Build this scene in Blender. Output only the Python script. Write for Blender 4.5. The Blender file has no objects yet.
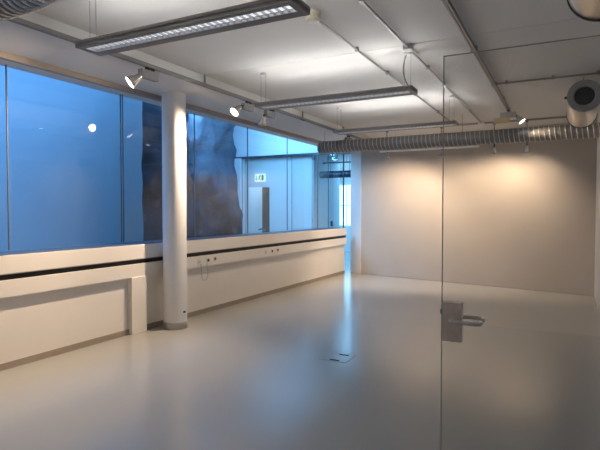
import bpy, bmesh, math, random
from mathutils import Vector, Matrix
random.seed(7)
S = bpy.context.scene
C = S.collection
PI = math.pi

# ------------------------------------------------------------------ materials
def mat(name, col, rough=0.5, metal=0.0, noise=0.0, nscale=8.0, bump=0.0, bscale=60.0, spec=0.5, coat=0.0):
    m = bpy.data.materials.new(name); m.use_nodes = True
    nt = m.node_tree; b = nt.nodes['Principled BSDF']
    b.inputs['Base Color'].default_value = (*col, 1)
    b.inputs['Roughness'].default_value = rough
    b.inputs['Metallic'].default_value = metal
    b.inputs['Specular IOR Level'].default_value = spec
    b.inputs['Coat Weight'].default_value = coat
    tc = nt.nodes.new('ShaderNodeTexCoord')
    if noise:
        n = nt.nodes.new('ShaderNodeTexNoise'); n.inputs['Scale'].default_value = nscale
        n.inputs['Detail'].default_value = 5
        r = nt.nodes.new('ShaderNodeValToRGB')
        r.color_ramp.elements[0].position = 0.3; r.color_ramp.elements[1].position = 0.7
        r.color_ramp.elements[0].color = (*[c * (1 - noise) for c in col], 1)
        r.color_ramp.elements[1].color = (*[min(1, c * (1 + noise)) for c in col], 1)
        nt.links.new(tc.outputs['Object'], n.inputs['Vector'])
        nt.links.new(n.outputs['Fac'], r.inputs['Fac'])
        nt.links.new(r.outputs['Color'], b.inputs['Base Color'])
    if bump:
        n2 = nt.nodes.new('ShaderNodeTexNoise'); n2.inputs['Scale'].default_value = bscale
        n2.inputs['Detail'].default_value = 4
        bp = nt.nodes.new('ShaderNodeBump'); bp.inputs['Strength'].default_value = bump
        bp.inputs['Distance'].default_value = 0.01
        nt.links.new(tc.outputs['Object'], n2.inputs['Vector'])
        nt.links.new(n2.outputs['Fac'], bp.inputs['Height'])
        nt.links.new(bp.outputs['Normal'], b.inputs['Normal'])
    return m

def emit(name, col, strength):
    m = bpy.data.materials.new(name); m.use_nodes = True
    nt = m.node_tree; b = nt.nodes['Principled BSDF']
    b.inputs['Base Color'].default_value = (*[min(1, c) * .5 for c in col], 1)
    b.inputs['Emission Color'].default_value = (*col, 1)
    b.inputs['Emission Strength'].default_value = strength
    return m

def glass(name, tint=(1, 1, 1), ior=1.45, rough=0.0):
    m = bpy.data.materials.new(name); m.use_nodes = True
    nt = m.node_tree; nt.nodes.clear()
    out = nt.nodes.new('ShaderNodeOutputMaterial'); mix = nt.nodes.new('ShaderNodeMixShader')
    tr = nt.nodes.new('ShaderNodeBsdfTransparent'); tr.inputs['Color'].default_value = (*tint, 1)
    gl = nt.nodes.new('ShaderNodeBsdfGlossy'); gl.inputs['Roughness'].default_value = rough
    lw = nt.nodes.new('ShaderNodeLayerWeight'); lw.inputs['Blend'].default_value = .5
    pw = nt.nodes.new('ShaderNodeMath'); pw.operation = 'POWER'; pw.inputs[1].default_value = 5
    ml = nt.nodes.new('ShaderNodeMath'); ml.operation = 'MULTIPLY_ADD'; ml.inputs[1].default_value = .90; ml.inputs[2].default_value = .04
    nt.links.new(lw.outputs['Facing'], pw.inputs[0]); nt.links.new(pw.outputs[0], ml.inputs[0])
    nt.links.new(ml.outputs[0], mix.inputs['Fac'])
    nt.links.new(tr.outputs['BSDF'], mix.inputs[1]); nt.links.new(gl.outputs['BSDF'], mix.inputs[2])
    nt.links.new(mix.outputs['Shader'], out.inputs['Surface'])
    return m

M = dict(
    floor=mat('grey_epoxy_floor', (.385, .378, .35), .19, noise=.03, nscale=.6, bump=.015, bscale=6, spec=.45),
    ceil=mat('white_painted_ceiling', (.70, .675, .635), .8, noise=.02, nscale=1.2, bump=.05),
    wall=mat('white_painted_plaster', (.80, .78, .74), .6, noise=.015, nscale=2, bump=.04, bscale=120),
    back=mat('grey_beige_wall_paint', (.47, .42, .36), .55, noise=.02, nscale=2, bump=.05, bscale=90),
    colm=mat('white_column_paint', (.78, .77, .76), .45, noise=.015, nscale=3, bump=.03, bscale=80),
    ledge=mat('white_laminate', (.82, .78, .72), .35, noise=.012, nscale=3),
    base=mat('grey_brown_baseboard', (.34, .29, .24), .5, noise=.05, nscale=10),
    ringm=mat('brushed_steel_ring', (.42, .40, .38), .4, .5, noise=.06, nscale=20),
    black=mat('black_slot', (.008, .008, .008), .6, noise=.1),
    headm=mat('brown_grey_frame', (.33, .285, .245), .5, noise=.04, nscale=12),
    dkframe=mat('dark_blue_grey_frame', (.035, .05, .075), .35, noise=.05),
    alu=mat('grey_aluminium_housing', (.30, .28, .27), .5, .1, noise=.04, nscale=25),
    alu2=mat('light_grey_metal', (.40, .38, .36), .4, .4, noise=.04, nscale=25),
    track=mat('grey_track_metal', (.26, .245, .23), .42, .4, noise=.04, nscale=20),
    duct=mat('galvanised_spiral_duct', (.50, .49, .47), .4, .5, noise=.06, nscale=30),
    ductb=mat('shaded_duct_body', (.20, .195, .19), .5, .4, noise=.06, nscale=30),  # darker than the seam: shade between the ribs put into the colour
    ductr=mat('rolled_steel_duct', (.62, .58, .52), .3, .85, noise=.08, nscale=5),
    rubber=mat('black_rubber_seal', (.015, .015, .015), .5, noise=.1),
    dark=mat('dark_duct_opening', (.012, .012, .013), .8, noise=.2),
    foil=mat('grey_insulation_ring', (.27, .27, .26), .5, .3, noise=.1, nscale=30),
    steel=mat('brushed_stainless_steel', (.70, .56, .46), .42, .1, noise=.05, nscale=40),
    lever=mat('satin_steel_lever', (.62, .58, .51), .32, .4, noise=.04, nscale=30),
    white=mat('white_plastic', (.78, .76, .70), .4, noise=.02),
    cream=mat('aged_cream_plastic', (.62, .57, .44), .5, noise=.04),
    beige=mat('beige_ballast_plastic', (.42, .33, .18), .5, noise=.05),
    sock=mat('dark_socket_insert', (.05, .045, .04), .5, noise=.1),
    red=mat('brown_red_socket_insert', (.20, .07, .05), .5, noise=.1),
    louv=mat('bright_louvre_aluminium', (.55, .55, .57), .3, .6, noise=.05, nscale=40),
    refl=mat('silver_reflector', (.72, .68, .62), .25, .8, noise=.04, nscale=30),
    lens=emit('lit_spot_lens', (1, .93, .85), 14),
    tube=emit('fluorescent_tube_glow', (.92, .96, 1.0), .95),
    uptube=emit('upward_tube_glow', (.97, .98, 1.0), 39),
    wire=mat('steel_wire', (.22, .21, .20), .4, .6, noise=.05),
    cable=mat('black_cable', (.03, .03, .03), .5, noise=.1),
    hatch=mat('grey_hatch_lid', (.45, .455, .45), .22, noise=.03),
    hedge=mat('hatch_joint', (.27, .265, .25), .5, noise=.05),
    glass=glass('clear_glazing', (.97, .985, .98)),
    dglass=glass('clear_door_glass', (.965, .965, .955)),
    gedge=mat('polished_glass_edge', (.34, .34, .30), .2, noise=.05),
    joint=mat('dark_silicone_joint', (.10, .13, .16), .5, noise=.1),
    atr=mat('atrium_white_paint', (.74, .76, .78), .55, noise=.02, nscale=1.5, bump=.03),
    afloor=mat('atrium_grey_floor', (.45, .46, .47), .25, noise=.03),
    brown=mat('dark_brown_door', (.16, .10, .075), .5, noise=.06, nscale=6),
    green=emit('green_sign_glow', (.0, .28, .10), .8),
    signw=emit('white_sign_glow', (.80, .95, .92), .9),
    sky=emit('skylight_glow', (.11, .385, .90), 4.3),
    win=emit('bright_window_glow', (.40, .80, 1.0), 3.0),
)
# rock
def rock_mat():
    m = mat('grey_brown_rock', (.2, .18, .17), .85)
    nt = m.node_tree; b = nt.nodes['Principled BSDF']
    tc = nt.nodes.new('ShaderNodeTexCoord')
    n = nt.nodes.new('ShaderNodeTexNoise'); n.inputs['Scale'].default_value = .8; n.inputs['Detail'].default_value = 8
    r = nt.nodes.new('ShaderNodeValToRGB')
    e = r.color_ramp.elements
    e[0].position = .33; e[0].color = (.014, .014, .010, 1)
    e[1].position = .62; e[1].color = (.04, .05, .07, 1)
    x = e.new(.44); x.color = (.022, .028, .042, 1)
    n2 = nt.nodes.new('ShaderNodeTexNoise'); n2.inputs['Scale'].default_value = 9; n2.inputs['Detail'].default_value = 8
    bp = nt.nodes.new('ShaderNodeBump'); bp.inputs['Strength'].default_value = .6; bp.inputs['Distance'].default_value = .06
    L = nt.links.new
    L(tc.outputs['Object'], n.inputs['Vector']); L(n.outputs['Fac'], r.inputs['Fac']); L(r.outputs['Color'], b.inputs['Base Color'])
    L(tc.outputs['Object'], n2.inputs['Vector']); L(n2.outputs['Fac'], bp.inputs['Height']); L(bp.outputs['Normal'], b.inputs['Normal'])
    return m
M['rock'] = rock_mat()

# ------------------------------------------------------------------ mesh helpers (world coordinates)
def box(bm, x0, x1, y0, y1, z0, z1, bev=0.0):
    t = bmesh.new(); bmesh.ops.create_cube(t, size=1)
    for v in t.verts:
        v.co = Vector(((x0 + x1) / 2 + v.co.x * (x1 - x0), (y0 + y1) / 2 + v.co.y * (y1 - y0), (z0 + z1) / 2 + v.co.z * (z1 - z0)))
    if bev: bmesh.ops.bevel(t, geom=t.edges[:], offset=bev, segments=2, affect='EDGES', profile=.7)
    merge(bm, t); return bm

def merge(bm, t, mtx=None):
    if mtx is not None: bmesh.ops.transform(t, matrix=mtx, verts=t.verts[:])
    me = bpy.data.meshes.new('tmp'); t.to_mesh(me); t.free(); bm.from_mesh(me); bpy.data.meshes.remove(me)

def prism(bm, pts, z0, z1):
    lo = [bm.verts.new((x, y, z0)) for x, y in pts]; hi = [bm.verts.new((x, y, z1)) for x, y in pts]
    n = len(pts); fs = [bm.faces.new(lo[::-1]), bm.faces.new(hi)]
    for i in range(n): fs.append(bm.faces.new((lo[i], lo[(i + 1) % n], hi[(i + 1) % n], hi[i])))
    bmesh.ops.recalc_face_normals(bm, faces=fs); return bm

def sweep(bm, pts, radii, seg=16, caps=True):
    pts = [Vector(p) for p in pts]
    n = len(pts)
    if not hasattr(radii, '__len__'): radii = [radii] * n
    rings = []; prev = None
    for i, p in enumerate(pts):
        d = (pts[min(i + 1, n - 1)] - pts[max(i - 1, 0)])
        d = d.normalized() if d.length > 1e-9 else prev_d
        prev_d = d
        if prev is None:
            a = Vector((0, 0, 1)) if abs(d.z) < .9 else Vector((1, 0, 0))
            u = d.cross(a).normalized()
        else:
            u = (prev - d * prev.dot(d)).normalized()
        prev = u; w = d.cross(u)
        rings.append([bm.verts.new(p + (u * math.cos(2 * PI * k / seg) + w * math.sin(2 * PI * k / seg)) * radii[i]) for k in range(seg)])
    fs = []
    for a, b in zip(rings, rings[1:]):
        for k in range(seg): fs.append(bm.faces.new((a[k], a[(k + 1) % seg], b[(k + 1) % seg], b[k])))
    if caps:
        fs.append(bm.faces.new(rings[0][::-1])); fs.append(bm.faces.new(rings[-1]))
    bmesh.ops.recalc_face_normals(bm, faces=fs)
    return bm

def lathe(bm, prof, loc, direction=(0, 0, 1), seg=32, caps=True):
    """prof: list of (radius, height) turned about direction at loc"""
    d = Vector(direction).normalized()
    a = Vector((0, 0, 1)) if abs(d.z) < .9 else Vector((1, 0, 0))
    u = d.cross(a).normalized(); w = d.cross(u); loc = Vector(loc)
    rings = [[bm.verts.new(loc + d * h + (u * math.cos(2 * PI * k / seg) + w * math.sin(2 * PI * k / seg)) * max(r, 1e-4)) for k in range(seg)] for r, h in prof]
    fs = []
    for p, q in zip(rings, rings[1:]):
        for k in range(seg): fs.append(bm.faces.new((p[k], p[(k + 1) % seg], q[(k + 1) % seg], q[k])))
    if caps:
        fs.append(bm.faces.new(rings[0][::-1])); fs.append(bm.faces.new(rings[-1]))
    bmesh.ops.recalc_face_normals(bm, faces=fs)
    return bm

def B(): return bmesh.new()

def obj(name, bm, m, parent=None, label=None, smooth=False):
    o_loc = Vector((0, 0, 0)); q = parent
    while q is not None: o_loc += q.location; q = q.parent
    if parent is None:
        xs = [v.co for v in bm.verts]
        o_loc = Vector(((min(v.x for v in xs) + max(v.x for v in xs)) / 2, (min(v.y for v in xs) + max(v.y for v in xs)) / 2, min(v.z for v in xs)))
    for v in bm.verts: v.co -= o_loc
    me = bpy.data.meshes.new(name); bm.to_mesh(me); bm.free()
    if smooth:
        for p in me.polygons: p.use_smooth = True
        me.set_sharp_from_angle(angle=math.radians(40))
    me.materials.append(M[m]); o = bpy.data.objects.new(name, me); C.objects.link(o)
    if parent is None: o.location = o_loc
    else: o.parent = parent
    if label: o['label'] = label
    return o

def tag(o, label, cat, group=None):
    o['label'] = label; o['category'] = cat
    if group: o['group'] = group
    return o

def thing(name, label, cat, loc, group=None):
    o = bpy.data.objects.new(name, None); o.empty_display_size = .1
    C.objects.link(o); o.location = loc
    return tag(o, label, cat, group)

def struct(name, bm, m, parent=None, label=None):
    o = obj(name, bm, m, parent)
    if parent is None: o['kind'] = 'structure'
    if label: o['label'] = label
    return o

# ------------------------------------------------------------------ dimensions (metres, eye at 1.65 m above the floor)
H = 3.36          # ceiling
SOF = 3.26        # lower soffit along the glazing
XL = -5.12        # wall plane under the ledge, left
XG = -5.50        # glazing plane
XO = XG - .10     # outer face of the parapet
XR = 0.50         # right wall
YR = -2.2         # wall behind
BL = (-4.69, 12.41); BR = (0.50, 11.22)   # back wall, angled

# ------------------------------------------------------------------ room shell
struct('floor', box(B(), -10.6, 0.9, YR - .3, 19.2, -.2, 0), 'floor')
bm = B()
ys = [YR, .44, 2.84, 5.24, 7.64, 10.04, 12.44, 13.0]
for a, b in zip(ys, ys[1:]):
    box(bm, -4.10, XR, a + (.004 if a > YR else 0), b - .004, H, H + .05)
box(bm, XO - .05, XR + .2, YR - .2, 13.25, H + .05, H + .2)
struct('ceiling', bm, 'ceil')
struct('trim_1', box(B(), XO, -4.10, YR, 13.25, SOF, H + .05), 'ceil', label='lower ceiling soffit along the glass wall')
struct('wall_right', box(B(), XR, XR + .2, YR - .2, 12.6, 0, H + .05), 'wall')
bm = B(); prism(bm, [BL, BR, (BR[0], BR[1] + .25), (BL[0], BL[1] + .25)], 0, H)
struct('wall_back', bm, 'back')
bm = B(); prism(bm, [(-4.69, 12.39), (-4.69, 13.0), (-5.10, 13.0), (-5.10, 12.70)], 0, H)
struct('wall_corner', bm, 'wall', label='white end pier at the corner of the grey back wall')
struct('wall_rear', box(B(), XO, XR, YR - .2, YR, 0, H + .05), 'wall')
# parapet under the glazing
struct('wall_left', box(B(), XO, XL, YR, 12.32, 0, 1.0), 'ledge')
struct('baseboard_left', box(B(), XL, XL + .012, YR, 12.32, 0, .072), 'base')
bm = B()
d = Vector((BR[0] - BL[0], BR[1] - BL[1])).normalized(); nrm = Vector((d.y, -d.x))
p0 = Vector(BL); p1 = Vector(BR)
prism(bm, [tuple(p0), tuple(p1), tuple(p1 + nrm * .008), tuple(p0 + nrm * .008)], 0, .012)
struct('baseboard_back', bm, 'base')
struct('trim_2', box(B(), -5.17, -5.10, YR, 12.7, 3.2, SOF), 'headm', label='brown grey head frame above the glass wall')
struct('trim_3', box(B(), XG - .03, -5.075, YR, 12.30, 1.187, 1.192), 'dkframe', label='dark bottom frame under the glass wall')

# glass wall panes
yj = [YR, -1.2, .37, 1.95, 3.54, 5.19, 6.76, 8.36, 9.95, 11.52, 12.35]
for i, (a, b) in enumerate(zip(yj, yj[1:])):
    w = struct('window_%d' % (i + 1), box(B(), XG - .018, XG - .006, a + .008, b - .008, 1.2, 3.255), 'glass')
    if i:
        if abs(a - 5.19) < .01:
            jb = B(); box(jb, XG - .02, XG - .003, a - .024, a - .015, 1.2, 3.255); box(jb, XG - .02, XG - .003, a + .013, a + .021, 1.2, 3.255)
        else:
            jb = box(B(), XG - .02, XG - .003, a - .006, a + .006, 1.2, 3.255)
        struct('joint', jb, 'joint', w)
# glass door at the far end of the glazing
dr = struct('door_1', box(B(), XG - .018, XG - .006, 12.36, 13.18, .01, 3.2), 'glass')
struct('frame', box(B(), XG - .03, XG + .0, 13.18, 13.22, 0, 3.2), 'dkframe', dr)
struct('clamp', box(B(), XG - .04, XG + .01, 12.37, 12.43, 3.05, 3.16, .004), 'dkframe', dr)
struct('clamp', box(B(), XG - .04, XG + .01, 12.37, 12.43, 1.22, 1.36, .004), 'dkframe', dr)

# ------------------------------------------------------------------ ledge with slot and apron, support post
t = thing('window_ledge', 'long white window ledge with a black slot running below the glass wall', 'ledge', (-5.15, 5.1, .75))
obj('sill_board', box(B(), XG - .06, -5.06, YR, 12.34, 1.00, 1.187, .004), 'ledge', t)
obj('slot', box(B(), XL, -5.085, YR, 12.33, .932, 1.00), 'black', t, 'black open slot')
obj('apron', box(B(), XL, -5.06, YR, 12.34, .755, .932, .004), 'ledge', t)
obj('lip', box(B(), XL, -5.054, YR, 12.34, .990, 1.0, .003), 'alu2', t, 'thin grey lip above the slot')
t = tag(obj('support_post', box(B(), XL, -5.05, 4.90, 5.17, 0, .757, .004), 'ledge'), 'square white post holding up the window ledge beside the round column', 'post')

# sockets on the apron
def socket(y, z, ins, label, wide=.075, grp=None):
    t = thing('wall_socket', label, 'socket', (-5.06, y, z - .04), grp)
    obj('plate', box(B(), -5.06, -5.05, y - wide / 2, y + wide / 2, z - .04, z + .04, .003), 'white', t)
    bm = B(); box(bm, -5.051, -5.046, y - .024, y + .024, z - .022, z + .022, .002)
    ip = obj('insert', bm, ins, t)
    bm = B(); box(bm, -5.0465, -5.0445, y - .012, y - .006, z - .008, z + .008); box(bm, -5.0465, -5.0445, y + .006, y + .012, z - .008, z + .008)
    obj('contact', bm, 'sock', ip)
g = 'sockets on the ledge front'
socket(6.30, .845, 'white', 'white blank socket plate nearest the column on the ledge front', grp=g)
socket(6.52, .850, 'sock', 'socket plate with the hanging white cable loop under it', grp=g)
socket(6.70, .858, 'red', 'socket just right of the hanging cable loop', grp=g)
socket(8.30, .850, 'white', 'white blank socket plate, left of the far trio on the ledge', grp=g)
socket(8.52, .852, 'sock', 'dark socket in the middle of the far trio on the ledge', grp=g)
socket(8.74, .858, 'red', 'reddish socket at the right of the far trio on the ledge', grp=g)
bm = B(); pts = []
for k in range(25):
    a = PI * k / 24
    pts.append((-5.044 - .004 * math.sin(a), 6.42 - .075 * math.cos(a), .62 - .075 * math.sin(a)))
pts = [(-5.058, 6.345, .80)] + pts + [(-5.058, 6.495, .80)]
sweep(bm, pts, .0035, 8)
tag(obj('cable_loop', bm, 'alu2', smooth=True), 'thin grey cable hanging in a loop below the socket on the ledge', 'cable')

# ------------------------------------------------------------------ round column
cx, cy, cr = -4.855, 5.515, .163
t = thing('round_column', 'round white column standing beside the window ledge', 'column', (cx, cy, 0))
obj('shaft', lathe(B(), [(cr, .09), (cr, SOF)], (cx, cy, 0), seg=64), 'colm', t, smooth=True)
obj('base_ring', lathe(B(), [(cr + .006, 0), (cr + .008, .004), (cr + .008, .088), (cr + .003, .094)], (cx, cy, 0), seg=64), 'ringm', t, 'grey metal ring around the foot', smooth=True)
v = Vector((4.86 * .6 + 0, -5.51 * .35)).normalized()
a = math.atan2(-.15, 1.0) + .12
bm = B(); lathe(bm, [(.016, 0), (.016, .012), (.007, .014), (.007, .03)], (cx + math.cos(a) * (cr - .004), cy + math.sin(a) * (cr - .004), .235), (math.cos(a), math.sin(a), 0), 16)
obj('outlet', bm, 'sock', t, 'small dark outlet low on the shaft', smooth=True)

# ------------------------------------------------------------------ floor hatch
t = thing('floor_hatch', 'small square floor box lid with two black grips', 'floor box', (-2.25, 5.22, 0))
P4 = [(-2.395, 5.07), (-2.09, 5.07), (-2.09, 5.375), (-2.395, 5.375)]
bm = B()
for (x0, x1, y0, y1) in ((-2.40, -2.085, 5.065, 5.071), (-2.40, -2.085, 5.374, 5.380), (-2.40, -2.394, 5.065, 5.38), (-2.091, -2.085, 5.065, 5.38)):
    box(bm, x0, x1, y0, y1, 0, .0025)
obj('frame', bm, 'hedge', t)
obj('lid', box(B(), -2.394, -2.091, 5.071, 5.374, 0, .002), 'floor', t)
for (x, y) in ((-2.235, 5.105), (-2.215, 5.335)):
    obj('grip', box(B(), x - .055, x + .055, y - .014, y + .014, .001, .006, .002), 'black', t, 'black recessed grip')

# ------------------------------------------------------------------ linear pendant lights
def pendant(y0, label, zb=2.92, xa=-3.43, xb=-1.465, cable=False, louvre_detail=True):
    w, h = .245, .052; y1 = y0 + w; la, lb = y0 + .05, y0 + .165
    t = thing('pendant_light', label, 'ceiling light', ((xa + xb) / 2, y0 + w / 2, zb), 'long grey pendant lights')
    bm = B()
    box(bm, xa, xb, y0, la, zb, zb + .032, .003); box(bm, xa, xb, lb, y1, zb, zb + .032, .003); box(bm, xa, xb, y0, y0 + .006, zb + .02, zb + h); box(bm, xa, xb, y1 - .006, y1, zb + .02, zb + h); box(bm, xa, xa + .006, y0, y1, zb + .02, zb + h); box(bm, xb - .006, xb, y0, y1, zb + .02, zb + h)
    box(bm, xa, xa + .05, la - .003, lb + .003, zb, zb + .032, .003); box(bm, xb - .05, xb, la - .003, lb + .003, zb, zb + .032, .003)
    box(bm, xa + .01, xb - .01, y0 + .01, y1 - .01, zb + .030, zb + .034)
    obj('housing', bm, 'alu', t)
    bm = B(); n = 34; x0, x1 = xa + .05, xb - .05
    for k in range(n + 1):
        x = x0 + (x1 - x0) * k / n
        box(bm, x - .003, x + .003, la, lb, zb + .003, zb + .020)
    for y in (la + .003, lb - .003): box(bm, x0, x1, y - .0015, y + .0015, zb + .003, zb + .021)
    obj('louvre', bm, 'louv', t, 'bright cross-blade louvre')
    obj('tube', box(B(), x0, x1, la + .012, lb - .012, zb + .023, zb + .029), 'tube', t, 'glowing tube behind the louvre')
    obj('upper_tube', box(B(), xa + .03, xb - .03, y0 + w / 2 - .006, y0 + w / 2 + .006, zb + .034, zb + .068), 'uptube', t, 'lit tube on the top side')
    for x, yy in ((xa + .05, y0 + .13), (xb - .08, y0 + .13)):
        obj('ceiling_rose', lathe(B(), [(.04, 0), (.04, .022), (.03, .03)], (x, yy, H - .03), seg=24), 'white', t, smooth=True)
        for s in (-1, 1):
            obj('wire', sweep(B(), [(x + s * .035, yy, H - .02), (x + s * .035, yy, zb + h)], .0022, 6), 'wire', t)
    if cable:
        pts = []
        for k in range(21):
            u = k / 20
            pts.append((xb - .09 - .05 * math.sin(PI * u) + .03 * u, y0 + .12, H - .02 - (H - zb - h - .02) * u))
        obj('cable', sweep(B(), pts, .005, 8), 'cable', t, 'dark curved power cable')
    return t
pendant(2.765, 'long grey pendant light nearest the top edge, bright louvre fully in view', xb=-1.495)
pendant(5.36, 'middle long grey pendant light with a dark curved cable at its right end', cable=True)
pendant(7.76, 'furthest long grey pendant light, just before the silver duct')
pendant(.25, 'added out-of-view pendant light overhead, fill for the near end of the room')  # unseen fixture continuing the row, added as fill light

# ------------------------------------------------------------------ tracks and conduits
def rail(name, label, cat, x, ya, yb, z0, z1, w, m='track', clips=(), grp=None, clipname='clip', two=None):
    t = thing(name, label, cat, (x, (ya + yb) / 2, z0), grp)
    bm = B()
    if two:
        box(bm, x - w / 2, x - w * .08, ya, yb, z0, z1, .002); box(bm, x + w * .08, x + w / 2, ya, yb, z0, z1, .002); box(bm, x - w * .4, x + w * .4, ya, yb, z0 + (z1 - z0) * .5, z1 - .001)
    else:
        sweep(bm, [(x, ya, (z0 + z1) / 2), (x, yb, (z0 + z1) / 2)], w / 2, 16)
    obj('rail' if two else 'pipe', bm, m, t, smooth=not two)
    for y in clips:
        bm = B(); box(bm, x - w * .75, x + w * .75, y - .02, y + .02, z0 - .004, H - .002, .003)
        obj(clipname, bm, m, t)
    return t
# left light track just under the soffit edge
t = thing('light_track', 'grey light track along the left soffit carrying several spotlights', 'light track', (-4.07, 5, 3.2), 'light tracks')
bm = B(); xx = -4.068
box(bm, xx - .024, xx - .006, 1.9, 12.1, 3.205, 3.245, .002); box(bm, xx + .006, xx + .024, 1.9, 12.1, 3.205, 3.245, .002); box(bm, xx - .022, xx + .022, 1.9, 12.1, 3.226, 3.244)
obj('rail', bm, 'track', t)
obj('feed_connector', box(B(), xx - .02, xx + .02, 7.82, 7.98, 3.204, 3.212, .003), 'black', t, 'black connector')
for y in (2.7, 5.2, 7.9, 9.7, 11.6):
    obj('bracket', box(B(), xx - .008, xx + .008, y - .012, y + .012, 3.24, H, .002), 'track', t)
rail('light_track', 'dark light track at right of the ceiling, ending in a spotlight above the duct', 'light track', -.875, 1.5, 9.30, 3.305, 3.345, .042, 'track', (4.1, 5.6, 7.28, 8.3), 'light tracks', 'bracket', two=True)
t = rail('conduit', 'thin grey ceiling pipe running from the smoke detector past the middle pendant light', 'pipe', -1.97, 4.10, 10.2, 3.318, 3.342, .024, 'track', (5.07, 6.1, 7.4, 8.9), 'ceiling pipes')
t = rail('conduit', 'wider grey ceiling pipe with a junction box above the middle pendant light', 'pipe', -1.475, 1.5, 10.34, 3.318, 3.344, .026, 'alu2', (3.9, 6.1, 7.0, 9.1), 'ceiling pipes')
bm = B(); box(bm, -1.52, -1.425, 5.21, 5.31, 3.305, H - .002, .008); obj('junction_box', bm, 'alu2', t)
bm = B(); box(bm, -1.53, -1.42, 10.33, 10.42, 3.30, H - .002, .008); obj('junction_box', bm, 'white', t)
t = thing('conduit', 'ceiling pipe crossing from the right track to the right wall', 'pipe', (-.2, 7.29, 3.31), 'ceiling pipes')
obj('pipe', sweep(B(), [(-.85, 7.29, 3.33), (.50, 7.29, 3.33)], .013, 12), 'track', t, smooth=True)
for x in (-.72, -.17, .33): obj('clip', box(B(), x - .015, x + .015, 7.272, 7.308, 3.312, H - .002, .003), 'track', t)

# smoke detector
t = thing('smoke_detector', 'round cream smoke detector on the ceiling at the end of a thin pipe', 'smoke detector', (-1.95, 3.99, 3.27))
obj('mount', lathe(B(), [(.05, 0), (.062, .01), (.062, .04), (.055, .05)], (-1.95, 3.99, H - .05), seg=32), 'cream', t, smooth=True)
obj('sensor_head', lathe(B(), [(.02, 0), (.05, .004), (.062, .016), (.063, .03), (.055, .042)], (-1.95, 3.99, H - .092), seg=32), 'cream', t, smooth=True)
obj('gland', lathe(B(), [(.016, 0), (.016, .04)], (-1.96, 4.05, 3.33), (0, 1, 0), 12), 'sock', t)
tag(obj('ceiling_plate', lathe(B(), [(.05, 0), (.06, .01), (.06, .035)], (-1.93, 3.62, H - .035), seg=28), 'cream', smooth=True), 'flat cream ceiling cap beside the nearest pendant light end', 'ceiling cap')

# ------------------------------------------------------------------ spotlights
SPK = 1.0
def spot(track_pt, label, dirv, axis='y', power=0, lit=True, box_len=.25, box_off=(.0, .0), cone=118, ballast=False, col=(1, .76, .55), head_off=None, drop=.042, grp='track spotlights', size=1.0, blend=1.0):
    x, y, z = track_pt
    t = thing('spotlight', label, 'spotlight', (x, y, z - .2), grp)
    obj('adapter', box(B(), x - .018, x + .018, y - .06, y + .06, z - .022, z, .003), 'black', t, 'black track adapter')
    obj('stem', lathe(B(), [(.012, 0), (.012, drop)], (x, y, z - drop), seg=12), 'alu2', t)
    bx, by, zt = x + box_off[0], y + box_off[1], z - drop + .005
    L = box_len / 2
    bm = B()
    if axis == 'y': box(bm, bx - .035, bx + .035, by - L, by + L, zt - .09, zt, .004)
    else: box(bm, bx - L, bx + L, by - .035, by + .035, zt - .09, zt, .004)
    obj('gear_box', bm, 'alu', t)
    if ballast:
        bm = B(); box(bm, bx - .22, bx + .03, by - .09, by + .03, zt - .175, zt - .087, .022)
        obj('ballast_housing', bm, 'beige', t, 'beige rounded housing under the gear box')
    d = Vector(dirv).normalized()
    j = Vector(head_off) + Vector((bx, by, zt - .045))
    e = Vector((bx, by, zt - .045))
    obj('knuckle', sweep(B(), [e, j, j + d * .03], [.016, .018, .02], 12), 'sock', t)
    q = j + d * .01; s = size
    o = obj('reflector', lathe(B(), [(.022 * s, 0), (.030 * s, .012 * s), (.036 * s, .05 * s), (.058 * s, .10 * s), (.064 * s, .125 * s), (.064 * s, .135 * s), (.058 * s, .132 * s)], q, d, 32, caps=False), 'refl', t, smooth=True)
    obj('lens', lathe(B(), [(.0, 0), (.057 * s, .0), (.057 * s, .004)], q + d * .128 * s, d, 32, caps=True), 'lens' if lit else 'refl', o, 'glowing lamp face' if lit else None)
    if power:
        l = bpy.data.lights.new('spot_beam', 'SPOT'); l.energy = power * SPK; l.color = col
        l.spot_size = math.radians(cone); l.spot_blend = blend; l.shadow_soft_size = .035
        lo = bpy.data.objects.new('spot_beam', l); C.objects.link(lo)
        lo.rotation_euler = d.to_track_quat('-Z', 'Y').to_euler()
        lo.location = (q + d * .15 * s) - t.location; lo.parent = t
    return t
TX, TZ = -4.068, 3.203
spot((TX, 4.24, TZ), 'lit spotlight on the left track, the one nearest the camera', (-.5, -.62, -.60), power=260, box_off=(0, -.02), head_off=(.0, -.105, -.02), size=1.1)
spot((TX, 6.2, TZ), 'lit spotlight at the left end of the middle pendant light', (-.27, -.70, -.66), cone=114, power=450, box_off=(0, -.02), head_off=(0, -.17, -.01), size=1.1)
spot((TX, 6.85, TZ), 'spotlight turned away, hanging just behind the lit one at the middle pendant light', (-.45, .35, -.8), power=110, box_off=(0, -.06), head_off=(0, -.17, -.04))
spot((TX, 10.0, TZ), 'spotlight far along the left track, mostly hidden by the duct', (-.6, .05, -.8), power=120, head_off=(0, -.17, 0))
spot((-.875, 9.15, 3.307), 'lit spotlight on the right track above the duct, with a beige box', (.62, -.08, -.74), axis='x', box_len=.24, box_off=(-.0, 0), head_off=(.13, 0, -.02), power=60, ballast=True, size=.95)
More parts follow.
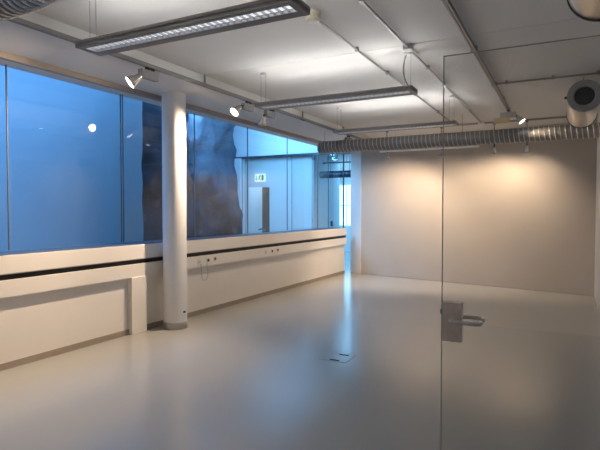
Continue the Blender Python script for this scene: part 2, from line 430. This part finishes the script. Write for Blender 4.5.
# wall washers behind the duct
t = thing('light_track', 'light track across the ceiling behind the silver duct', 'light track', (-2, 10.45, 3.33), 'light tracks')
bm = B(); box(bm, -4.0, .3, 10.50, 10.535, H - .035, H, .002); obj('rail', bm, 'track', t)
for x, lab, pw in ((-3.40, 'leftmost of the spotlights peeking out under the silver duct', 200), (-2.26, 'spotlight head under the duct by the top of the glass door edge', 60),
                   (-1.25, 'spotlight with a round ring front peeking out below the duct', 94), (-.67, 'rightmost small spotlight head below the silver duct', 45)):
    spot((x, 10.517, H - .035), lab, (-.10, .56, -.80), axis='x', head_off=(0, .05, -.235), power=pw, lit=bool(pw), cone=128, blend=.6, drop=.17, box_len=.2, size=.9)

# ------------------------------------------------------------------ ducts
def spiral(pts, r, pitch, amp, seg=40, sub=6):
    bm = B()
    P = [Vector(p) for p in pts]
    d = [0]
    for a, b in zip(P, P[1:]): d.append(d[-1] + (b - a).length)
    tot = d[-1]; n = int(tot / pitch * sub)
    out, rad = [], []
    prof = {0: 1.0, 1: .55, 2: 0, 3: 0, 4: 0, 5: .55}
    i = 0
    for k in range(n + 1):
        s = tot * k / n
        while i < len(d) - 2 and s > d[i + 1]: i += 1
        u = (s - d[i]) / (d[i + 1] - d[i])
        out.append(P[i].lerp(P[i + 1], u)); rad.append(r + amp * prof[k % 6])
    # helical shear: each vertex ring tilted a little by offsetting along the axis
    sweep(bm, out, rad, seg, caps=False)
    return bm, out[0], out[-1]
Y9, Z9 = 9.45, 2.922
t = thing('spiral_duct', 'long ribbed silver duct hanging across the room before the back wall', 'air duct', (-2, Y9, Z9 - .13), 'ribbed ducts')
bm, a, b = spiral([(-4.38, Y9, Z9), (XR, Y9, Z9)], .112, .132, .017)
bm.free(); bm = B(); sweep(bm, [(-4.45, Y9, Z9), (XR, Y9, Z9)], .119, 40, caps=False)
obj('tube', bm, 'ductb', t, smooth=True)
bm = B(); pp = []; turns = int((XR + 4.43) / .078)
for k in range(turns * 28):
    a = 2 * PI * k / 28
    pp.append((-4.43 + .078 * k / 28, Y9 + .120 * math.cos(a), Z9 + .120 * math.sin(a)))
sweep(bm, pp, .0085, 5)
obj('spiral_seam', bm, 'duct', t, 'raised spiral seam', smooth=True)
obj('end_collar', lathe(B(), [(.10, -.012), (.122, -.01), (.129, 0), (.129, .03), (.122, .034)], (-4.46, Y9, Z9), (1, 0, 0), 40, caps=True), 'foil', t, smooth=True)
for x in (-4.36, -1.66):
    obj('hanger', sweep(B(), [(x, Y9, H), (x, Y9, Z9 + .12)], .004, 8), 'wire', t, 'thin hanging rod')
    obj('band', lathe(B(), [(.131, 0), (.131, .02)], (x - .012, Y9, Z9), (1, 0, 0), 40, caps=False), 'foil', t)
tag(obj('rail_strip', box(B(), -3.19, -1.375, Y9 - .03, Y9 + .03, Z9 - .164, Z9 - .1385, .004), 'white'), 'slim white strip under the silver duct', 'strip')

pts = [(-5.0, 1.95, 2.95), (-4.2, 1.95, 2.95), (-3.5, 1.95, 2.95)]
for k in range(14):
    a = k / 13 * PI * .4
    pts.append((-3.12 + 3.0 * math.sin(a), 1.95 - 3.0 * (1 - math.cos(a)), 2.95 + .04 * k / 13))
t = thing('spiral_duct', 'curved ribbed silver duct in the upper left corner', 'air duct', (-3.5, 2.0, 2.93), 'ribbed ducts')
sweep(bm_c := B(), pts, .122, 40, caps=False)
obj('tube', bm_c, 'ductb', t, smooth=True)
P = [Vector(p) for p in pts]; dl = [0]
for a, b in zip(P, P[1:]): dl.append(dl[-1] + (b - a).length)
pp = []; i = 0; pit = .056; nst = int(dl[-1] / pit * 24)
for k in range(nst):
    q = dl[-1] * k / nst
    while i < len(dl) - 2 and q > dl[i + 1]: i += 1
    c = P[i].lerp(P[i + 1], (q - dl[i]) / (dl[i + 1] - dl[i])); d0 = (P[i + 1] - P[max(i - 1, 0)]).normalized()
    u = d0.cross(Vector((0, 0, 1))).normalized(); v = d0.cross(u); a = 2 * PI * k / 24
    pp.append(c + (u * math.cos(a) + v * math.sin(a)) * .122)
sweep(bm_c := B(), pp, .012, 6)
obj('spiral_seam', bm_c, 'refl', t, 'shiny raised ribs', smooth=True)  # lighter metal on the ribs stands in for their highlights
obj('hanger', sweep(B(), [(-4.2, 1.95, H), (-4.2, 1.95, 3.08)], .004, 8), 'wire', t)

def silencer(y0, y1, zc, r, label, face, x=.165):
    t = thing('round_duct', label, 'air duct', (x, (y0 + y1) / 2, zc - r), 'short round steel ducts')
    obj('shell', lathe(B(), [(r * .96, 0), (r, .01), (r, y1 - y0 - .01), (r * .96, y1 - y0)], (x, y0, zc), (0, 1, 0), 56, caps=False), 'ductr', t, smooth=True)
    obj('seal', lathe(B(), [(r + .001, 0), (r + .008, .004), (r + .008, .024), (r + .001, .028)], (x, y1 - .034, zc), (0, 1, 0), 56, caps=False), 'rubber', t, 'black rubber seal at the far rim', smooth=True)
    obj('end_plate', lathe(B(), [(.003, 0), (r * .97, 0), (r * .97, .006)], (x, y1 - .012, zc), (0, 1, 0), 56), 'ductr', t)
    if face:
        obj('face_ring', lathe(B(), [(r * .58, .03), (r * .58, -.004), (r * .64, -.014), (r * .97, -.010), (r * 1.02, 0), (r * 1.02, .02)], (x, y0, zc), (0, 1, 0), 56, caps=False), 'foil', t, 'grey ring around the opening', smooth=True)
        obj('opening', lathe(B(), [(.003, 0), (r * .60, 0), (r * .60, .004)], (x, y0 + .02, zc), (0, 1, 0), 48), 'dark', t, 'dark round opening')
        obj('latch', box(B(), x - r - .03, x - r + .005, y0 - .005, y0 + .02, zc - .02, zc + .01, .003), 'sock', t)
    for y in (y0 + .55,):
        obj('hanger', sweep(B(), [(x, y, H), (x, y, zc + r - .002)], .004, 8), 'wire', t)
    return t
silencer(7.0, 8.35, 3.012, .187, 'round steel duct end with a dark opening at upper right before the ribbed duct', True, .178)
silencer(2.0, 3.66, 3.0, .19, 'round steel duct with a black rim cut by the top right corner', False, .18)

# ------------------------------------------------------------------ glass door (open leaf hung on the right wall)
dx0, dy, dtop = -.579, 2.73, 2.454
t = thing('door_2', 'frameless glass door leaf with a steel lever handle in the foreground', 'glass door', (0, dy, 0))
obj('glass_pane', box(B(), dx0 + .003, XR - .02, dy, dy + .010, .012, dtop - .003), 'dglass', t)
bm = B(); box(bm, dx0, dx0 + .0035, dy - .0005, dy + .0105, .012, dtop); box(bm, dx0, XR - .02, dy - .0005, dy + .0105, dtop - .0035, dtop)
obj('glass_edge', bm, 'gedge', t, 'polished dark edge')
lp = obj('lock_plate', box(B(), dx0 + .009, dx0 + .106, dy - .016, dy + .026, .961, 1.166, .003), 'steel', t, 'brushed steel lock plate')
obj('latch', box(B(), dx0 - .006, dx0 + .012, dy - .003, dy + .013, 1.10, 1.128, .002), 'alu', lp)
lx, lz = dx0 + .060, 1.078
def lever(s, name):
    yy = dy - .016 if s < 0 else dy + .026
    o = yy + s * .058
    pts = [(lx, yy, lz), (lx, yy + s * .040, lz)]
    for k in range(1, 7):
        a = PI / 2 * k / 6
        pts.append((lx + .018 * (1 - math.cos(a)), yy + s * (.040 + .018 * math.sin(a)), lz))
    pts.append((lx + .122, o, lz))
    for k in range(1, 9):
        a = PI / 2 * k / 8
        pts.append((lx + .122 + .022 * math.sin(a), o - s * .022 * (1 - math.cos(a)), lz))
    pts.append((lx + .144, yy + s * .012, lz))
    lv = obj(name, sweep(B(), pts, .0105, 16), 'lever', t, smooth=True)
    obj('rosette', lathe(B(), [(.021, 0), (.021, .006), (.017, .008)], (lx, yy, lz), (0, s, 0), 28), 'steel', lv, smooth=True)
lever(-1, 'lever_handle'); lever(1, 'lever_handle')
for z in (.25, 2.2):
    obj('hinge', box(B(), XR - .07, XR, dy - .02, dy + .03, z, z + .11, .004), 'steel', t)

# ------------------------------------------------------------------ atrium beyond the glass wall
AX, AH = -10.2, 5.2
struct('wall_atrium', box(B(), AX - .2, AX, YR - .3, 13.4, 0, AH), 'atr', label='tall white wall on the far side of the blue-lit hall')
bm = B()
E0, E1 = -8.66, -7.86
box(bm, AX, E0, 13.1, 13.25, 0, 3.2); box(bm, E1, -6.40, 13.1, 13.25, 0, 3.2); box(bm, E0, E1, 13.1, 13.25, 2.345, 3.2)
struct('wall_end', bm, 'atr', label='white end wall of the hall with the exit doorway')
struct('wall_bulkhead', box(B(), AX, XO, 12.9, 13.4, 3.25, AH), 'atr', label='white bulkhead above the glazed partition')
struct('wall_north', box(B(), AX - .2, XO, YR - .5, YR - .3, 0, AH), 'atr')
struct('wall_upper', box(B(), XO - .05, XO, YR, 13.4, H, AH), 'atr')
struct('ceiling_atrium', box(B(), AX - .2, XO, YR - .5, 13.4, AH, AH + .1), 'atr')
struct('window_12', box(B(), -9.6, -6.4, 0, 11.6, AH - .03, AH - .01), 'sky')
struct('trim_4', box(B(), AX + .01, XO, 12.86, 12.92, 3.19, 3.25), 'dkframe', label='dark header bar of the glazed partition')
for i, (a, b) in enumerate(((-8.69, -7.0), (-6.98, -6.35), (-6.33, -5.85), (-5.83, -5.58))):
    w = struct('window_%d' % (13 + i), box(B(), a, b, 12.885, 12.895, 0.02, 3.19), 'glass')
    struct('joint', box(B(), a - .012, a, 12.88, 12.90, 0.02, 3.19), 'joint', w)
for x in (-6.30, -5.62):
    tag(obj('glass_clamp', box(B(), x - .04, x + .04, 12.86, 12.92, 3.05, 3.18, .005), 'dkframe'), 'small dark clamp under the header bar of the far glass partition, ' + ('left' if x < -6 else 'right') + ' one', 'clamp', 'partition clamps')
struct('trim_5', box(B(), AX + .01, -8.70, 12.8, 13.05, 0, 3.2), 'atr', label='white pier left of the exit doorway')
# passage further on
struct('wall_passage', box(B(), -6.55, -6.40, 13.25, 15.0, 0, 3.2), 'atr')
struct('wall_passage_side', box(B(), -5.24, -5.18, 13.25, 19.0, 0, 3.3), 'atr')
struct('wall_passage_end', box(B(), -9.2, -5.2, 18.8, 19.0, 0, 3.3), 'atr')
struct('ceiling_passage', box(B(), AX, -5.2, 13.25, 19.0, 3.2, 3.3), 'atr')
struct('wall_passage_left', box(B(), -9.3, -9.2, 13.25, 19.0, 0, 3.3), 'atr')
w = struct('window_17', box(B(), -8.6, -7.0, 18.77, 18.80, 1.05, 2.62), 'win')
bm = B(); box(bm, -7.71, -7.68, 18.74, 18.78, 1.05, 2.62); box(bm, -8.6, -7.0, 18.74, 18.78, 1.82, 1.85); struct('window_frame', bm, 'atr', w)
# door opening
struct('wall_lobby', box(B(), -9.2, -7.2, 14.9, 15.0, 0, 3.2), 'atr')
dd = struct('door_3', box(B(), -8.14, -7.87, 13.14, 13.19, .01, 2.33), 'brown', label='dark brown door leaf standing in the exit doorway')
# exit signs
def exit_sign(x, y, z, w, h, label):
    t = thing('exit_sign', label, 'exit sign', (x, y, z), 'green exit signs')
    obj('panel', box(B(), x - w / 2, x + w / 2, y - .04, y, z, z + h, .003), 'signw', t, 'white backlit panel')
    bm = B(); u = w / .36; yy0, yy1 = y - .043, y - .0395
    def bar(ax, az, bx, bz, th):
        d = Vector((bx - ax, bz - az)); n = Vector((-d.y, d.x)).normalized() * th / 2
        q = [(ax + n.x, az + n.y), (bx + n.x, bz + n.y), (bx - n.x, bz - n.y), (ax - n.x, az - n.y)]
        vs = [bm.verts.new((x + a * u, yy0, z + h / 2 + c * u)) for a, c in q]; ws = [bm.verts.new((x + a * u, yy1, z + h / 2 + c * u)) for a, c in q]
        fs = [bm.faces.new(vs), bm.faces.new(ws[::-1])] + [bm.faces.new((vs[i], ws[i], ws[(i + 1) % 4], vs[(i + 1) % 4])) for i in range(4)]
        bmesh.ops.recalc_face_normals(bm, faces=fs)
    # arrow
    bar(-.12, .06, -.12, -.03, .022); bar(-.12, -.075, -.155, -.03, .02); bar(-.12, -.075, -.085, -.03, .02)
    # running figure
    bar(.005, .05, .03, .075, .03); bar(0, .045, -.02, -.01, .03); bar(-.02, -.01, .02, -.04, .02); bar(.02, -.04, .01, -.08, .018)
    bar(-.02, -.01, -.05, -.055, .018); bar(0, .04, .045, .01, .014); bar(0, .04, -.045, .02, .014)
    # door
    bar(.10, -.08, .10, .08, .075)
    obj('pictogram', bm, 'green', t, 'green arrow, running figure and door')
exit_sign(-8.17, 13.09, 2.50, .36, .24, 'green and white backlit exit sign above the exit doorway')
exit_sign(-9.03, 14.88, 2.18, .26, .17, 'small green sign shape set in for a faint reflection in the exit doorway')  # glowing sign stands in for a faint green reflection
# duct and pipe in the passage
t = thing('spiral_duct', 'bluish duct seen through the glass in the far passage', 'air duct', (-6, 13.7, 2.55), 'ribbed ducts')
bm, a, b = spiral([(-6.38, 13.6, 2.68), (-5.24, 13.6, 2.68)], .10, .10, .007)
obj('tube', bm, 'dkframe', t, smooth=True)
for x in (-6.1, -5.5): obj('hanger', sweep(B(), [(x, 13.6, 3.2), (x, 13.6, 2.77)], .006, 8), 'dkframe', t)
obj('end_cap', lathe(B(), [(.003, 0), (.108, 0), (.108, .03)], (-6.39, 13.6, 2.68), (1, 0, 0), 32), 'dkframe', t)
t = thing('conduit', 'thin dark pipe above the bluish duct in the far passage', 'pipe', (-6, 13.4, 2.99))
obj('pipe', sweep(B(), [(-6.2, 13.4, 3.0), (-5.24, 13.4, 3.0)], .018, 12), 'dkframe', t, smooth=True)
for x in (-6.1, -5.5): obj('hanger', sweep(B(), [(x, 13.4, 3.2), (x, 13.4, 3.01)], .006, 8), 'dkframe', t)
obj('end_cap', lathe(B(), [(.03, 0), (.03, .06)], (-6.24, 13.4, 3.0), (1, 0, 0), 16), 'dkframe', t)
# small door hardware by the far window
tag(obj('door_knob', sweep(B(), [(-8.1, 12.87, 1.06), (-7.96, 12.868, 1.10), (-7.86, 12.87, 1.06)], .02, 10), 'dkframe', smooth=True), 'small dark handle low on the glass right of the exit doorway', 'handle')

# rock
from mathutils import noise as N
bm = B()
ny, nz, nd = 46, 64, 14
Y0, Y1, X0, X1, ZT = 7.55, 11.0, -9.4, -7.45, 5.1
loop = [(X0 + (X1 - X0) * k / nd, Y0 + 2.3 * (1 - k / nd)) for k in range(nd)] + [(X1, Y0 + (Y1 - Y0) * k / ny) for k in range(ny)] + [(X1 - (X1 - X0) * k / nd, Y1) for k in range(nd)] + [(X0, Y1 - (Y1 - Y0 - 2.3) * k / ny) for k in range(ny)]
rings = []
ctr = Vector(((X0 + X1) / 2, (Y0 + Y1) / 2))
for j in range(nz + 1):
    z = ZT * j / nz; ring = []
    for (x, y) in loop:
        p = Vector((x, y, z))
        n1 = N.noise(p * .7 + Vector((3, 1, 0))) * .30; n2 = N.noise(p * 1.9) * .14; n3 = abs(N.noise(p * 4.5)) * .10
        ridge = -.16 * max(0, 1 - abs(N.noise(Vector((x * .5, y * .9, z * .35)))) * 6)
        off = n1 + n2 - n3 + ridge
        flare = .22 * max(0, 1.3 - z) if y > 10.2 else .10 * max(0, 1.4 - z)
        d = (Vector((x, y)) - ctr); d = Vector((d.x / 1.0, d.y / 1.7)).normalized()
        ring.append(bm.verts.new((x + d.x * (off + flare), y + d.y * (off * .7 + flare), z)))
    rings.append(ring)
n = len(loop)
for a, b in zip(rings, rings[1:]):
    for k in range(n): bm.faces.new((a[k], a[(k + 1) % n], b[(k + 1) % n], b[k]))
bm.faces.new(rings[-1]); bm.faces.new(rings[0][::-1])
bmesh.ops.recalc_face_normals(bm, faces=bm.faces[:])
tag(obj('rock_pillar', bm, 'rock', smooth=True), 'massive rough dark rock face standing behind the glass wall', 'rock')

# ------------------------------------------------------------------ added fill lights for the hall
def area(name, loc, rot, sx, sy, power, col):
    l = bpy.data.lights.new(name, 'AREA'); l.shape = 'RECTANGLE'; l.size = sx; l.size_y = sy; l.energy = power; l.color = col
    o = bpy.data.objects.new(name, l); C.objects.link(o); o.location = loc; o.rotation_euler = rot; return o
area('passage_fill', (-6.6, 16.5, 3.15), (0, 0, 0), 2.0, 3.0, 130, (.22, .58, 1.0))  # added area light under the closed passage ceiling, brightens the passage
area('lobby_fill', (-8.4, 14.1, 3.1), (0, 0, 0), .8, .8, 28, (.3, .62, 1.0))  # added area light, brightens the enclosed lobby behind the doorway
area('partition_fill', (-6.7, 9.2, 4.2), (math.radians(74), 0, math.radians(5)), 1.8, 1.6, 320, (.19, .54, 1.0))  # added area light hanging free in the hall, brightens the end wall

# ------------------------------------------------------------------ world and camera
w = bpy.data.worlds.new('world'); S.world = w; w.use_nodes = True
w.node_tree.nodes['Background'].inputs['Color'].default_value = (.3, .55, 1, 1)
w.node_tree.nodes['Background'].inputs['Strength'].default_value = .1
cam = bpy.data.cameras.new('camera'); co = bpy.data.objects.new('camera', cam); C.objects.link(co)
f = 510.0; pitch = math.atan2(15, f); yaw = math.atan2(266, f)
cam.sensor_width = 36; cam.lens = 36 * f / 600; cam.clip_start = .05; cam.clip_end = 100
co.location = (0, 0, 1.65); co.rotation_euler = (PI / 2 - pitch, 0, yaw)
S.camera = co
S.view_settings.view_transform = 'Standard'; S.view_settings.look = 'None'
S.view_settings.gamma = 1; S.view_settings.exposure = 0.0
